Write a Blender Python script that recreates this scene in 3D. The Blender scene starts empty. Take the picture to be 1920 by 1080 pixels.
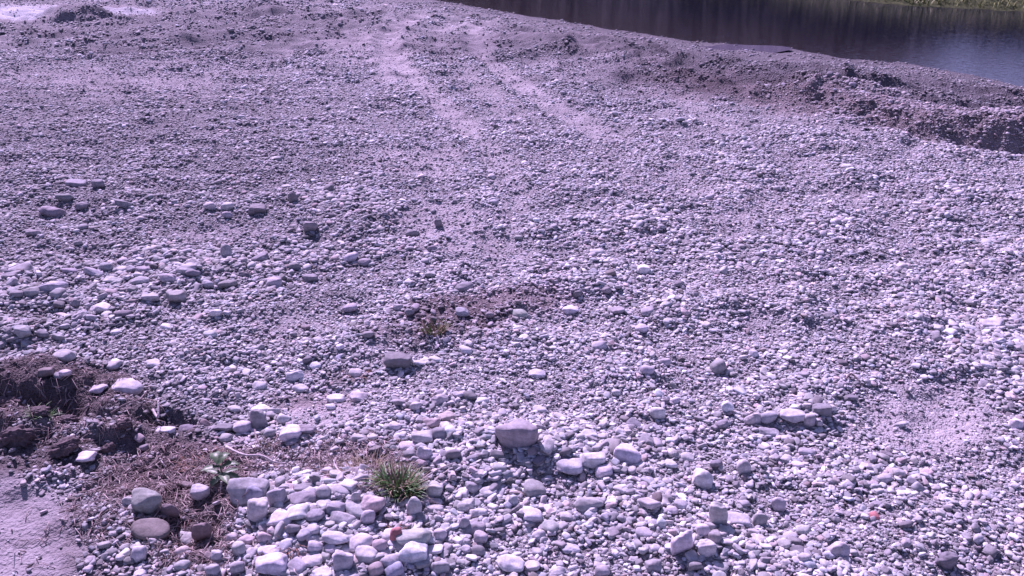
import bpy, math
import numpy as np
from mathutils import Vector

# ------------------------------------------------------------------ camera, light, exposure
S = bpy.context.scene
C = S.collection
FPX, PITCH, CAMH = 1650.0, 25.0, 4.0          # focal length in photo pixels (1920 wide), tilt below level, height
cam_d = bpy.data.cameras.new('camera')
cam_d.sensor_width = 36.0
cam_d.lens = 36.0 * FPX / 1920.0
cam_d.clip_end = 2000.0
cam = bpy.data.objects.new('camera', cam_d)
C.objects.link(cam)
cam.location = (0, 0, CAMH)
cam.rotation_euler = (math.radians(90 - PITCH), 0, 0)
S.camera = cam

SUN_EL, SUN_AZ = 42.0, -26.0                   # azimuth from +y towards +x: the sun stands behind and to the left
az, el = math.radians(SUN_AZ), math.radians(SUN_EL)
sun_dir = Vector((math.sin(az) * math.cos(el), math.cos(az) * math.cos(el), math.sin(el)))
sun_d = bpy.data.lights.new('sun', 'SUN')
sun_d.energy = 5.0
sun_d.angle = math.radians(0.5)
sun_d.color = (1.0, 0.95, 0.93)
sun = bpy.data.objects.new('sun', sun_d)
sun.rotation_euler = (-sun_dir).to_track_quat('-Z', 'Y').to_euler()
C.objects.link(sun)

W = bpy.data.worlds.new('World')
S.world = W
W.use_nodes = True
nt = W.node_tree
sky = nt.nodes.new('ShaderNodeTexSky')
sky.sky_type = 'NISHITA'
sky.sun_disc = False
sky.sun_elevation = el
sky.sun_rotation = az
bg = nt.nodes['Background']
bg.inputs['Strength'].default_value = 0.075
nt.links.new(sky.outputs[0], bg.inputs['Color'])

VS = S.view_settings
VS.view_transform = 'Standard'
VS.look = 'None'
VS.gamma = 1.0
VS.exposure = 0.64
VS.use_white_balance = True                    # the phone's violet white balance
VS.white_balance_temperature = 5850
VS.white_balance_tint = 72

# ------------------------------------------------------------------ projection between photo pixels and places
_c, _s = math.cos(math.radians(PITCH)), math.sin(math.radians(PITCH))

def to_pix(x, y, z=0.0):
    dz = z - CAMH
    depth = np.maximum(y * _c - dz * _s, 0.3)
    up = y * _s + dz * _c
    return 960 + FPX * x / depth, 540 - FPX * up / depth

def ray(px, py):
    a, b = (px - 960) / FPX, (540 - py) / FPX
    return a, _c + b * _s, -_s + b * _c

def on_plane(px, py, z=0.0):
    dx, dy, dz = ray(px, py)
    t = (z - CAMH) / dz
    return dx * t, dy * t

# ------------------------------------------------------------------ noise
_rs = np.random.RandomState(7)
_perm = np.concatenate([_rs.permutation(1024)] * 2)
_ga = _rs.rand(1024) * 2 * np.pi
_gx, _gy = np.cos(_ga), np.sin(_ga)

def perlin(x, y):
    xi, yi = np.floor(x).astype(np.int64), np.floor(y).astype(np.int64)
    xf, yf = x - xi, y - yi
    u, v = xf * xf * xf * (xf * (xf * 6 - 15) + 10), yf * yf * yf * (yf * (yf * 6 - 15) + 10)
    def g(ix, iy, fx, fy):
        h = _perm[_perm[ix & 1023] + (iy & 1023)]
        return _gx[h] * fx + _gy[h] * fy
    a, b = g(xi, yi, xf, yf), g(xi + 1, yi, xf - 1, yf)
    c, d = g(xi, yi + 1, xf, yf - 1), g(xi + 1, yi + 1, xf - 1, yf - 1)
    return 1.5 * ((a + u * (b - a)) + v * ((c + u * (d - c)) - (a + u * (b - a))))

def fbm(x, y, octv=4, gain=0.5):
    t, a = 0.0, 1.0
    for i in range(octv):
        t = t + a * perlin(x * 2 ** i + 17.3 * i, y * 2 ** i - 9.1 * i)
        a *= gain
    return t

def sstep(a, b, x):
    t = np.clip((x - a) / (b - a), 0, 1)
    return t * t * (3 - 2 * t)

# ------------------------------------------------------------------ where the different grounds lie (drawn on the map of the photo)
def blobs(u, v, rows, wob):
    out = np.zeros_like(u)
    for cx, cy, rx, ry, st in rows:
        d = np.sqrt(((u - cx) / rx) ** 2 + ((v - cy) / ry) ** 2) + wob
        out = np.maximum(out, st * (1 - sstep(0.6, 1.25, d)))
    return out

def poly_d(u, v, pts):
    """distance (x of the pixel map, rows stretched by 2.2) to a polyline"""
    best = np.full_like(u, 1e9)
    for (x0, y0), (x1, y1) in zip(pts[:-1], pts[1:]):
        dx, dy = x1 - x0, (y1 - y0) * 2.2
        t = np.clip(((u - x0) * dx + (v - y0) * 2.2 * dy) / (dx * dx + dy * dy), 0, 1)
        best = np.minimum(best, np.hypot(u - x0 - t * dx, (v - y0) * 2.2 - t * dy))
    return best

FINE = [(45, 1000, 130, 125, 1.0), (690, 82, 95, 34, .75), (745, 115, 36, 62, .85), (200, 152, 270, 32, .6), (770, 300, 105, 42, .75),
        (850, 430, 110, 55, .65), (1400, 360, 90, 60, .5), (1750, 770, 120, 75, .75), (1580, 840, 95, 28, .5), (620, 772, 85, 36, .85),
        (610, 862, 90, 28, .85), (420, 440, 115, 22, .6), (560, 610, 100, 26, .45), (700, 655, 60, 26, .5), (900, 75, 60, 40, .6),
        (60, 25, 85, 16, .9), (245, 22, 70, 6, .7), (1290, 170, 120, 26, .45), (1800, 290, 120, 30, .5), (1230, 300, 160, 60, .3),
        (1100, 130, 120, 30, .45), (380, 130, 150, 20, .5), (1280, 880, 60, 16, .3)]
SOIL = [(100, 745, 190, 75, 1.0), (270, 800, 110, 45, .9), (90, 850, 170, 50, .9), (270, 890, 150, 60, .9), (350, 960, 90, 110, .95), (400, 870, 80, 45, .8),
        (870, 592, 130, 38, .75), (740, 625, 80, 30, .5), (690, 850, 60, 34, .5), (735, 900, 60, 40, .7), (970, 558, 90, 18, .5),
        (570, 745, 80, 16, .4), (640, 705, 60, 14, .5), (240, 1060, 120, 40, .5), (180, 985, 90, 70, .4)]
RED = [(1000, 560, 110, 26, .8), (860, 600, 140, 40, .6), (420, 850, 130, 40, .8), (620, 745, 90, 30, .6), (640, 860, 90, 28, .7), (330, 870, 110, 60, .6)]
DAMP = [(120, 400, 640, 300, .42), (100, 640, 330, 90, .3), (45, 1000, 130, 125, .55), (1500, 145, 440, 42, .9), (1050, 88, 360, 30, .75), (1850, 180, 200, 40, .9), (300, 60, 500, 40, .5), (200, 290, 420, 190, .5), (430, 60, 330, 50, .6), (1300, 75, 300, 26, .6), (1700, 140, 260, 30, .8), (640, 440, 130, 80, .4),
        (20, 640, 120, 70, .6), (340, 760, 120, 40, .5), (30, 290, 90, 90, .5)]
RIDGE = [(1190, 138), (1300, 158), (1450, 182), (1600, 212), (1720, 238), (1830, 252), (1960, 262)]
RUT_A = [(790, 32), (735, 58), (722, 80), (738, 112), (790, 160), (868, 225), (935, 300), (960, 380), (950, 470), (900, 560)]
RUT_B = [(900, 50), (885, 72), (905, 105), (950, 145), (1030, 195), (1150, 255), (1270, 330), (1370, 420), (1420, 520), (1430, 620)]
RUT_C = [(1180, 150), (1330, 210), (1480, 290), (1600, 370), (1720, 460), (1790, 560), (1800, 680), (1760, 800)]
RUT_D = [(520, 96), (600, 80), (690, 62), (770, 44)]
RUT_E = [(960, 66), (1080, 84), (1210, 116), (1330, 160), (1500, 214), (1640, 270)]
RUT_F = [(850, 40), (815, 66), (835, 104), (880, 150), (960, 205)]
RUTS = (RUT_A, RUT_B, RUT_C, RUT_D, RUT_E, RUT_F)
SHORE_RUTS = [[(860, 16), (1050, 48), (1250, 96), (1450, 124), (1650, 158), (1930, 200)], [(900, 44), (1060, 72), (1200, 102), (1400, 142), (1600, 178), (1800, 220), (1930, 236)],
              [(960, 36), (1120, 68), (1290, 112), (1430, 140), (1560, 160)], [(1540, 134), (1750, 163), (1930, 182)], [(1080, 92), (1230, 122), (1380, 158), (1500, 182)],
              [(30, 62), (200, 74), (400, 62), (600, 40), (720, 24)], [(150, 96), (320, 92), (500, 70), (640, 52)]]

# the near shore and the far shore, as points on the water's level
WATER = -0.45
_sh = np.array([on_plane(a, b, WATER) for a, b in ((640, -18), (800, -3), (1000, 31), (1280, 74), (1450, 88), (1570, 106), (1700, 118), (1780, 134), (1920, 162))])
_fs = np.array([on_plane(a, b, WATER) for a, b in ((1450, -22), (1600, 2), (1700, 12), (1800, 17), (1920, 22))])

def line_y(pts, x):
    (x0, y0), (x1, y1) = pts[0], pts[-1]
    s0, s1 = -0.55, -0.75
    m = np.interp(x, pts[:, 0], pts[:, 1])
    wig = .30 * perlin(x * .55, x * 0 + 3.3) + .22 * perlin(x * 1.7, x * 0 + 8.1) + .10 * perlin(x * 5.0, x * 0 + 1.7)
    m = np.where(x < x0, y0 + (x - x0) * s0, m)
    return np.where(x > x1, y1 + (x - x1) * s1, m) + wig

def zones(x, y):
    u, v = to_pix(x, y)
    u, v = np.asarray(u, float), np.asarray(v, float)
    near = sstep(1500, 1200, np.abs(u - 960)) * sstep(-300, -60, v) * sstep(1500, 1200, v)
    wob = 0.35 * fbm(x * 1.1, y * 1.1, 4) + 0.2 * perlin(x * 5, y * 5)
    z = {}
    z['u'], z['v'] = u, v
    z['fine'] = blobs(u, v, FINE, wob) * near
    z['soil'] = blobs(u, v, SOIL, wob * 0.8) * near
    z['red'] = blobs(u, v, RED, wob) * near
    z['damp'] = blobs(u, v, DAMP, wob) * near
    rd = [poly_d(u, v, r) for r in RUTS]
    wid = 13 + 0.055 * np.clip(v, 0, 600)
    rut = np.zeros_like(u)
    for d, k in zip(rd, (1.0, .95, .65, .6, .6, .55)):
        rut = np.maximum(rut, k * (1 - sstep(0.6, 1.3, d / wid + wob * 0.6)))
    rut = rut * np.interp(v, [0, 120, 260, 500, 800], [1, .95, .6, .4, .35])
    z['rut'] = rut
    z['mud'] = mud_zone(u, v)
    z['soil'] = np.maximum(z['soil'], .45 * z['mud'] * np.clip(.6 + wob, 0, 1))
    sr = np.min([poly_d(u, v, r) for r in SHORE_RUTS], 0)
    shd = np.clip(1 - ((line_y(_sh, x) - y) * .78) / 4.0, 0, 1) ** .6 * .9
    z['damp'] = np.maximum(z['damp'], np.maximum(.95 * np.exp(-(sr / 14) ** 2) * near, shd))
    z['rut'] = np.maximum(rut, .7 * np.exp(-(sr / 9) ** 2) * near)
    z['fine'] = np.maximum(z['fine'], rut * 0.85)
    rdg = poly_d(u, v, RIDGE)
    z['ridge'] = (1 - sstep(10, 75, rdg + 20 * wob)) * sstep(1120, 1300, u) * near
    z['soil'] = np.maximum(z['soil'], 0.6 * z['ridge'])
    z['red'] = np.maximum(z['red'], 0.6 * z['ridge'])
    return z

def mud_zone(u, v):
    rv = np.interp(u, [a for a, b in RIDGE], [b for a, b in RIDGE])
    return sstep(4, 26, rv - 8 - v) * sstep(900, 1120, u) * sstep(-60, 0, v) * sstep(2300, 1950, u)

BUMPS = [  # image x, y, half-width, half-height (px), height in metres: heaps, hollows and banks on the map
    (140, 32, 62, 8, .34), (495, 22, 46, 7, .28), (620, 40, 50, 7, .1), (1030, 88, 26, 5, .12), (920, 104, 22, 5, .1), (1000, 108, 24, 4, .1), (1250, 110, 60, 7, .14),
    (1180, 60, 120, 7, .12), (1560, 155, 110, 8, .14), (1390, 125, 90, 7, .12), (1700, 165, 90, 7, .12), (1290, 68, 80, 5, .1),
    (90, 725, 150, 30, .2), (30, 790, 70, 26, .16), (250, 765, 85, 22, .12), (120, 690, 110, 20, .1), (205, 805, 60, 18, .08),
    (320, 775, 50, 18, -.14), (60, 980, 110, 70, -.03), (360, 975, 60, 60, -.06), (640, 975, 170, 70, .1), (250, 520, 230, 24, .07), (640, 420, 90, 40, .06),
    (1480, 785, 110, 22, .05), (1090, 860, 120, 40, .04), (160, 370, 110, 24, .06), (1372, 94, 100, 15, -.22), (40, 630, 80, 26, .08)]

def height(x, y, detail=True):
    x, y = np.asarray(x, float), np.asarray(y, float)
    u, v = to_pix(x, y)
    near = sstep(1700, 1300, np.abs(u - 960)) * sstep(-300, -60, v) * sstep(1700, 1300, v)
    z = 0.10 * fbm(x * .22 + 3, y * .22, 3) + .05 * (sstep(-.45, .5, fbm(x * .75, y * 1.0 + 40, 3, .55)) - .5) + 0.045 * fbm(x * 1.0, y * 1.5, 4, .6)
    far = sstep(15, 24, y)
    al_, ac_ = x * .86 - y * .5, x * .5 + y * .86
    z = z + far * (0.09 * fbm(x * .35 + y * .16, y * 1.0 - .1 * x, 4, .6) + .10 * sstep(600, 1100, u) * np.abs(perlin(al_ * .22, ac_ * 1.1)) + .05 * perlin(al_ * .5, ac_ * 2.6))
    w = 0.25 * perlin(x * 2.2, y * 2.2)
    for cx, cy, rx, ry, h in BUMPS:
        d = np.sqrt(((u - cx) / rx) ** 2 + ((v - cy) / ry) ** 2) + w
        z = z + near * h * (1 - sstep(0.35, 1.25, d))
    wid = 13 + 0.055 * np.clip(v, 0, 600)
    for r, k in zip(RUTS, (1, .9, .7, .6, .7, .5)):
        d = poly_d(u, v, r) / wid
        z = z + near * k * np.interp(v, [0, 220, 400], [1.9, 1.5, 1]) * (-0.035 * np.exp(-d ** 2 * 1.1) + 0.028 * np.exp(-((d - 1.7) / .5) ** 2))
    for r in SHORE_RUTS:
        kk = .35 if r[0][0] < 300 else 1.0
        d = poly_d(u, v, r) / 13
        z = z + kk * near * (-.15 * np.exp(-d ** 2) + .11 * np.exp(-((d - 1.9) / .7) ** 2)) * (.6 + .8 * np.clip(.5 + fbm(x * .4, y * .4 + 9, 2), 0, 1))
    z = z + mud_zone(u, v) * .20 * (.5 - np.abs(perlin(al_ * .22 + 5, ac_ * 1.05 + .25 * w)) * 1.6 + .35 * perlin(al_ * .6, ac_ * 3.1))
    # the bank of soil across the upper right: a lip, then a heap whose near face is steep
    rv = np.interp(u, [a for a, b in RIDGE], [b for a, b in RIDGE])
    hgt = np.interp(u, [1150, 1350, 1600, 1800, 1880, 2000], [0, .18, .28, .34, .44, .46])
    off = (rv + np.interp(u, [1500, 1700, 1920], [6, 14, 22]) - v)
    prof = sstep(-3, 15, off + 12 * w + 5 * fbm(x * 2, y * 2, 3)) * (1 - sstep(16, 60, off))
    z = z + near * hgt * prof - near * np.interp(u, [1500, 1750, 1900], [0, .10, .2]) * np.exp(-((off + 4) / 9) ** 2)
    # the two shores and the river bed
    ds = (line_y(_sh, x) - y) * 0.78
    df = (y - line_y(_fs, x)) * 0.78
    shore = sstep(0.0, 7.0, ds)
    zl = np.where(ds > 0, WATER + (z - WATER) * shore + 0.05 * (1 - shore) * np.clip(ds, 0, 1.2), WATER + np.clip(ds * .22, -1.0, 0) + 0.03 * z)
    hill = 0.55 * sstep(0, 1.6, df) + np.clip((df - 4) * .5, 0, None)
    hill = np.minimum(hill, np.interp(x / np.maximum(y, 1), [.30, .42, .50], [10, 7.0, 3.1]) + .5 * perlin(x * .2, y * .2))
    zf = WATER + hill + sstep(0, 4, df) * 0.3 * fbm(x * .5, y * .5, 3)
    z = np.where(df > 0, zf, np.where(ds > 0, zl, np.maximum(zl, WATER - 1.0)))
    z = np.where((df <= 0) & (ds <= 0), np.minimum(z, WATER + np.minimum(0, np.maximum(ds, df) * .2) + .02 * perlin(x * 3, y * 3)), z)
    if detail:
        so = blobs(u, v, SOIL, w) * near
        z = z + so * (0.035 * fbm(x * 6, y * 6, 4, .6) + 0.02 * np.abs(perlin(x * 14, y * 14)))
    return z

def ground_at(px, py):
    x, y = on_plane(px, py, 0.0)
    for _ in range(6):
        zz = float(height(np.array([x]), np.array([y]))[0])
        x, y = on_plane(px, py, zz)
    return x, y, float(height(np.array([x]), np.array([y]))[0])

def ppm(x, y, z):
    return FPX / (y * _c - (z - CAMH) * _s)

# ------------------------------------------------------------------ mesh helpers
def tri_mesh(name, verts, faces, smooth=True):
    m = bpy.data.meshes.new(name)
    verts = np.ascontiguousarray(verts, np.float32)
    faces = np.ascontiguousarray(faces, np.int32)
    k = faces.shape[1]
    m.vertices.add(len(verts))
    m.vertices.foreach_set('co', verts.ravel())
    m.loops.add(faces.size)
    m.loops.foreach_set('vertex_index', faces.ravel())
    m.polygons.add(len(faces))
    m.polygons.foreach_set('loop_start', np.arange(0, faces.size, k, dtype=np.int32))
    m.polygons.foreach_set('use_smooth', np.full(len(faces), smooth, bool))
    m.update(calc_edges=True)
    return m

def put_color(m, name, rgb):
    a = m.attributes.new(name, 'FLOAT_COLOR', 'POINT')
    c = np.ones((len(rgb), 4), np.float32)
    c[:, :rgb.shape[1]] = rgb
    a.data.foreach_set('color', c.ravel())

def link(name, m, mat, parent=None, **props):
    o = bpy.data.objects.new(name, m)
    if mat is not None:
        m.materials.append(mat)
    C.objects.link(o)
    if parent is not None:
        o.parent = parent
    for k, v in props.items():
        o[k] = v
    return o

def icosphere(level):
    t = (1 + 5 ** .5) / 2
    V = [(-1, t, 0), (1, t, 0), (-1, -t, 0), (1, -t, 0), (0, -1, t), (0, 1, t), (0, -1, -t), (0, 1, -t), (t, 0, -1), (t, 0, 1), (-t, 0, -1), (-t, 0, 1)]
    F = [(0, 11, 5), (0, 5, 1), (0, 1, 7), (0, 7, 10), (0, 10, 11), (1, 5, 9), (5, 11, 4), (11, 10, 2), (10, 7, 6), (7, 1, 8), (3, 9, 4), (3, 4, 2), (3, 2, 6),
         (3, 6, 8), (3, 8, 9), (4, 9, 5), (2, 4, 11), (6, 2, 10), (8, 6, 7), (9, 8, 1)]
    V = [np.array(p) / np.linalg.norm(p) for p in V]
    for _ in range(level):
        cache, G = {}, []
        def mid(a, b):
            k = (min(a, b), max(a, b))
            if k not in cache:
                p = V[a] + V[b]
                V.append(p / np.linalg.norm(p))
                cache[k] = len(V) - 1
            return cache[k]
        for a, b, c in F:
            ab, bc, ca = mid(a, b), mid(b, c), mid(c, a)
            G += [(a, ab, ca), (b, bc, ab), (c, ca, bc), (ab, bc, ca)]
        F = G
    return np.array(V), np.array(F, int)

ICO = {k: icosphere(k) for k in (1, 2, 3, 4)}

def stone_shape(rs, D, power=9.0, planes=11, rough=0.03):
    """a waterworn block: directions D pushed out to a rounded random polyhedron"""
    N = rs.normal(size=(planes, 3))
    N /= np.linalg.norm(N, axis=1)[:, None]
    N = np.vstack([N, -N[:planes // 2], np.eye(3), -np.eye(3)])
    d = np.concatenate([rs.uniform(.8, 1.12, planes), rs.uniform(.8, 1.12, planes // 2), rs.uniform(.86, 1.08, 6)])
    q = np.maximum(D @ N.T, 0) / d
    r = (q ** power).sum(1) ** (-1 / power)
    for k in range(3):
        f = rs.normal(size=3) * (2.5 + 2.5 * k)
        r = r * (1 + rough / (1 + k) * np.sin(D @ f + rs.rand() * 6.28))
    return D * r[:, None]

# ------------------------------------------------------------------ materials
def mat(name):
    m = bpy.data.materials.new(name)
    m.use_nodes = True
    return m, m.node_tree.nodes, m.node_tree.links, m.node_tree.nodes['Principled BSDF']

def node(N, kind, **kw):
    n = N.new(kind)
    for k, v in kw.items():
        setattr(n, k, v)
    return n

def mixc(N, L, fac, a, b, blend='MIX'):
    n = N.new('ShaderNodeMix')
    n.data_type = 'RGBA'
    n.blend_type = blend
    n.clamp_result = False
    for sock, val in ((n.inputs[0], fac), (n.inputs[6], a), (n.inputs[7], b)):
        if hasattr(val, 'links'):
            L.new(val, sock)
        elif isinstance(val, (int, float)):
            sock.default_value = val
        else:
            sock.default_value = (*val, 1)
    return n.outputs[2]

def ground_material():
    m, N, L, P = mat('river_gravel_ground')
    geo = N.new('ShaderNodeNewGeometry')
    za = node(N, 'ShaderNodeAttribute', attribute_name='zone_a')
    zb = node(N, 'ShaderNodeAttribute', attribute_name='zone_b')
    sa, sb = N.new('ShaderNodeSeparateColor'), N.new('ShaderNodeSeparateColor')
    L.new(za.outputs['Color'], sa.inputs[0])
    L.new(zb.outputs['Color'], sb.inputs[0])
    fine, soil, damp = sa.outputs
    red, bank, pale = sb.outputs
    def vor(scale):
        v = node(N, 'ShaderNodeTexVoronoi', feature='F1')
        v.inputs['Scale'].default_value = scale
        L.new(geo.outputs['Position'], v.inputs['Vector'])
        return v
    v1, v2 = vor(30), vor(75)
    noi = node(N, 'ShaderNodeTexNoise')
    noi.inputs['Scale'].default_value = 9
    noi.inputs['Detail'].default_value = 8
    noi.inputs['Roughness'].default_value = .65
    L.new(geo.outputs['Position'], noi.inputs['Vector'])
    def ramp(src, *stops):
        r = N.new('ShaderNodeValToRGB')
        e = r.color_ramp.elements
        while len(e) < len(stops):
            e.new(.5)
        for el_, (p, c) in zip(e, stops):
            el_.position, el_.color = p, (*c, 1)
        L.new(src, r.inputs[0])
        return r.outputs[0]
    s1 = N.new('ShaderNodeSeparateColor')
    L.new(v1.outputs['Color'], s1.inputs[0])
    s2 = N.new('ShaderNodeSeparateColor')
    L.new(v2.outputs['Color'], s2.inputs[0])
    peb1 = ramp(s1.outputs[0], (0, (.17, .165, .17)), (.5, (.25, .245, .25)), (1, (.42, .41, .41)))
    peb2 = ramp(s2.outputs[0], (0, (.13, .125, .13)), (1, (.34, .33, .33)))
    col = mixc(N, L, .5, peb1, peb2)  # pebble greys lowered, putting the shade between loose stones into the colour
    dust = ramp(noi.outputs[0], (.25, (.26, .24, .24)), (.75, (.42, .395, .395)))
    col = mixc(N, L, fine, col, dust)
    earth = ramp(noi.outputs[0], (.25, (.05, .04, .043)), (.5, (.095, .077, .078)), (.75, (.18, .15, .148)))
    col = mixc(N, L, soil, col, earth)
    redm = N.new('ShaderNodeMath'); redm.operation = 'MULTIPLY'; redm.inputs[1].default_value = .8
    L.new(red, redm.inputs[0])
    col = mixc(N, L, redm.outputs[0], col, mixc(N, L, 1.0, col, (1.08, .93, .93), 'MULTIPLY'))
    col = mixc(N, L, damp, col, mixc(N, L, 1.0, col, (.46, .45, .49), 'MULTIPLY'))
    col = mixc(N, L, pale, col, (.44, .455, .47))
    veg = ramp(noi.outputs[0], (.3, (.02, .03, .01)), (.55, (.06, .08, .02)), (.8, (.16, .18, .06)))
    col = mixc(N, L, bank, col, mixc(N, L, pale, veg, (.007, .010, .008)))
    L.new(col, P.inputs['Base Color'])
    P.inputs['Roughness'].default_value = .9
    P.inputs['Specular IOR Level'].default_value = .25
    # relief of small pebbles, weaker on the dusty patches
    def bump(h, dist, strength, prev=None, invert=False):
        b = N.new('ShaderNodeBump')
        b.invert = invert
        b.inputs['Distance'].default_value = dist
        if hasattr(strength, 'links'):
            L.new(strength, b.inputs['Strength'])
        else:
            b.inputs['Strength'].default_value = strength
        L.new(h, b.inputs['Height'])
        if prev is not None:
            L.new(prev, b.inputs['Normal'])
        return b.outputs[0]
    inv = N.new('ShaderNodeMapRange')
    inv.inputs['To Min'].default_value, inv.inputs['To Max'].default_value = .9, .5
    L.new(fine, inv.inputs[0])
    b = bump(v1.outputs['Distance'], .03, inv.outputs[0], None, True)
    b = bump(v2.outputs['Distance'], .014, inv.outputs[0], b, True)
    b = bump(noi.outputs[0], .03, .6, b)
    L.new(b, P.inputs['Normal'])
    return m

def rock_material(name, from_object):
    m, N, L, P = mat(name)
    if from_object:
        oi = N.new('ShaderNodeObjectInfo')
        base = oi.outputs['Color']
        tc = N.new('ShaderNodeTexCoord')
        vec = tc.outputs['Object']
    else:
        at = node(N, 'ShaderNodeAttribute', attribute_name='rock_colour')
        base = at.outputs['Color']
        ge = N.new('ShaderNodeNewGeometry')
        vec = ge.outputs['Position']
    n1 = node(N, 'ShaderNodeTexNoise')
    n1.inputs['Scale'].default_value = 16
    n1.inputs['Detail'].default_value = 6
    n1.inputs['Roughness'].default_value = .6
    L.new(vec, n1.inputs['Vector'])
    n2 = node(N, 'ShaderNodeTexNoise')
    n2.inputs['Scale'].default_value = 90
    n2.inputs['Detail'].default_value = 4
    L.new(vec, n2.inputs['Vector'])
    r1 = N.new('ShaderNodeMapRange')
    r1.inputs[1].default_value, r1.inputs[2].default_value, r1.inputs[3].default_value, r1.inputs[4].default_value = .3, .7, .68, 1.28
    L.new(n1.outputs[0], r1.inputs[0])
    r2 = N.new('ShaderNodeMapRange')
    r2.inputs[1].default_value, r2.inputs[2].default_value, r2.inputs[3].default_value, r2.inputs[4].default_value = .3, .7, .85, 1.15
    L.new(n2.outputs[0], r2.inputs[0])
    mu = N.new('ShaderNodeMath'); mu.operation = 'MULTIPLY'
    L.new(r1.outputs[0], mu.inputs[0]); L.new(r2.outputs[0], mu.inputs[1])
    if from_object:
        mp = N.new('ShaderNodeMapping')
        mp.inputs['Scale'].default_value = (5, 9, 55)
        mp.inputs['Rotation'].default_value = (.5, .35, 0)
        n3 = node(N, 'ShaderNodeTexNoise')
        n3.inputs['Scale'].default_value = 1.0
        n3.inputs['Detail'].default_value = 4
        L.new(vec, mp.inputs['Vector']); L.new(mp.outputs[0], n3.inputs['Vector'])
        r3 = N.new('ShaderNodeMapRange')
        r3.inputs[1].default_value, r3.inputs[2].default_value, r3.inputs[3].default_value, r3.inputs[4].default_value = .35, .65, .87, 1.09
        L.new(n3.outputs[0], r3.inputs[0])
        m3 = N.new('ShaderNodeMath'); m3.operation = 'MULTIPLY'
        L.new(mu.outputs[0], m3.inputs[0]); L.new(r3.outputs[0], m3.inputs[1])
        mu = m3
    vm = N.new('ShaderNodeVectorMath'); vm.operation = 'SCALE'
    L.new(base, vm.inputs[0]); L.new(mu.outputs[0], vm.inputs['Scale'])
    L.new(vm.outputs[0], P.inputs['Base Color'])
    P.inputs['Roughness'].default_value = .8
    P.inputs['Specular IOR Level'].default_value = .3
    b = N.new('ShaderNodeBump')
    b.inputs['Strength'].default_value = .35
    b.inputs['Distance'].default_value = .012
    L.new(n1.outputs[0], b.inputs['Height'])
    b2 = N.new('ShaderNodeBump')
    b2.inputs['Strength'].default_value = .25
    b2.inputs['Distance'].default_value = .004
    L.new(n2.outputs[0], b2.inputs['Height'])
    L.new(b.outputs[0], b2.inputs['Normal'])
    L.new(b2.outputs[0], P.inputs['Normal'])
    return m

def plain_material(name, dark, light, rough=.8, scale=20, trans=0.0):
    m, N, L, P = mat(name)
    ge = N.new('ShaderNodeNewGeometry')
    n = node(N, 'ShaderNodeTexNoise')
    n.inputs['Scale'].default_value = scale
    n.inputs['Detail'].default_value = 5
    L.new(ge.outputs['Position'], n.inputs['Vector'])
    r = N.new('ShaderNodeValToRGB')
    r.color_ramp.elements[0].position, r.color_ramp.elements[0].color = .3, (*dark, 1)
    r.color_ramp.elements[1].position, r.color_ramp.elements[1].color = .7, (*light, 1)
    L.new(n.outputs[0], r.inputs[0])
    L.new(r.outputs[0], P.inputs['Base Color'])
    P.inputs['Roughness'].default_value = rough
    b = N.new('ShaderNodeBump')
    b.inputs['Strength'].default_value = .4
    b.inputs['Distance'].default_value = .01
    L.new(n.outputs[0], b.inputs['Height'])
    L.new(b.outputs[0], P.inputs['Normal'])
    return m

def water_material(name, base, wave, dist):
    m, N, L, P = mat(name)
    P.inputs['Base Color'].default_value = (*base, 1)
    P.inputs['Roughness'].default_value = .06
    P.inputs['IOR'].default_value = 1.33
    ge = N.new('ShaderNodeNewGeometry')
    mp = N.new('ShaderNodeMapping')
    mp.inputs['Scale'].default_value = (.7, 1.6, 1)
    mp.inputs['Rotation'].default_value = (0, 0, .6)
    L.new(ge.outputs['Position'], mp.inputs['Vector'])
    n = node(N, 'ShaderNodeTexNoise')
    n.inputs['Scale'].default_value = wave
    n.inputs['Detail'].default_value = 3
    L.new(mp.outputs[0], n.inputs['Vector'])
    b = N.new('ShaderNodeBump')
    b.inputs['Strength'].default_value = .5
    b.inputs['Distance'].default_value = dist
    L.new(n.outputs[0], b.inputs['Height'])
    L.new(b.outputs[0], P.inputs['Normal'])
    return m

M_ground = ground_material()
M_gravel = rock_material('gravel_stone', False)
M_stone = rock_material('river_stone', True)
M_clod = plain_material('damp_earth', (.05, .036, .04), (.14, .105, .105), .95, 30)
M_twig = plain_material('bleached_wood', (.32, .27, .26), (.6, .53, .52), .8, 60)
M_twig_dark = plain_material('grey_bark', (.12, .09, .09), (.26, .2, .2), .85, 60)
M_grass = plain_material('green_grass', (.024, .095, .018), (.09, .24, .05), .55, 40)
M_straw = plain_material('dry_grass', (.13, .09, .055), (.34, .26, .16), .7, 40)
M_rust = plain_material('rusty_dead_leaves', (.12, .05, .03), (.3, .14, .09), .8, 40)
M_weed = plain_material('weed_leaf', (.02, .06, .02), (.08, .15, .06), .5, 30)
M_litter = plain_material('plant_litter', (.11, .07, .065), (.5, .41, .38), .85, 14)
M_water = water_material('dark_river_water', (.016, .011, .012), 7.0, .012)
_N, _L = M_water.node_tree.nodes, M_water.node_tree.links
_at = node(_N, 'ShaderNodeAttribute', attribute_name='shallow')
_L.new(mixc(_N, _L, _at.outputs['Fac'], (.006, .007, .014), (.017, .014, .016)), _N['Principled BSDF'].inputs['Base Color'])
M_puddle = water_material('puddle_water', (.10, .095, .125), 5.0, .004)  # bright bluish base paints in the sky reflection the puddle lacks
M_bank = plain_material('bank_grass_blades', (.07, .10, .015), (.32, .36, .09), .7, 3)
M_bush = plain_material('dark_leaves', (.004, .007, .005), (.018, .024, .014), .7, 3)

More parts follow.
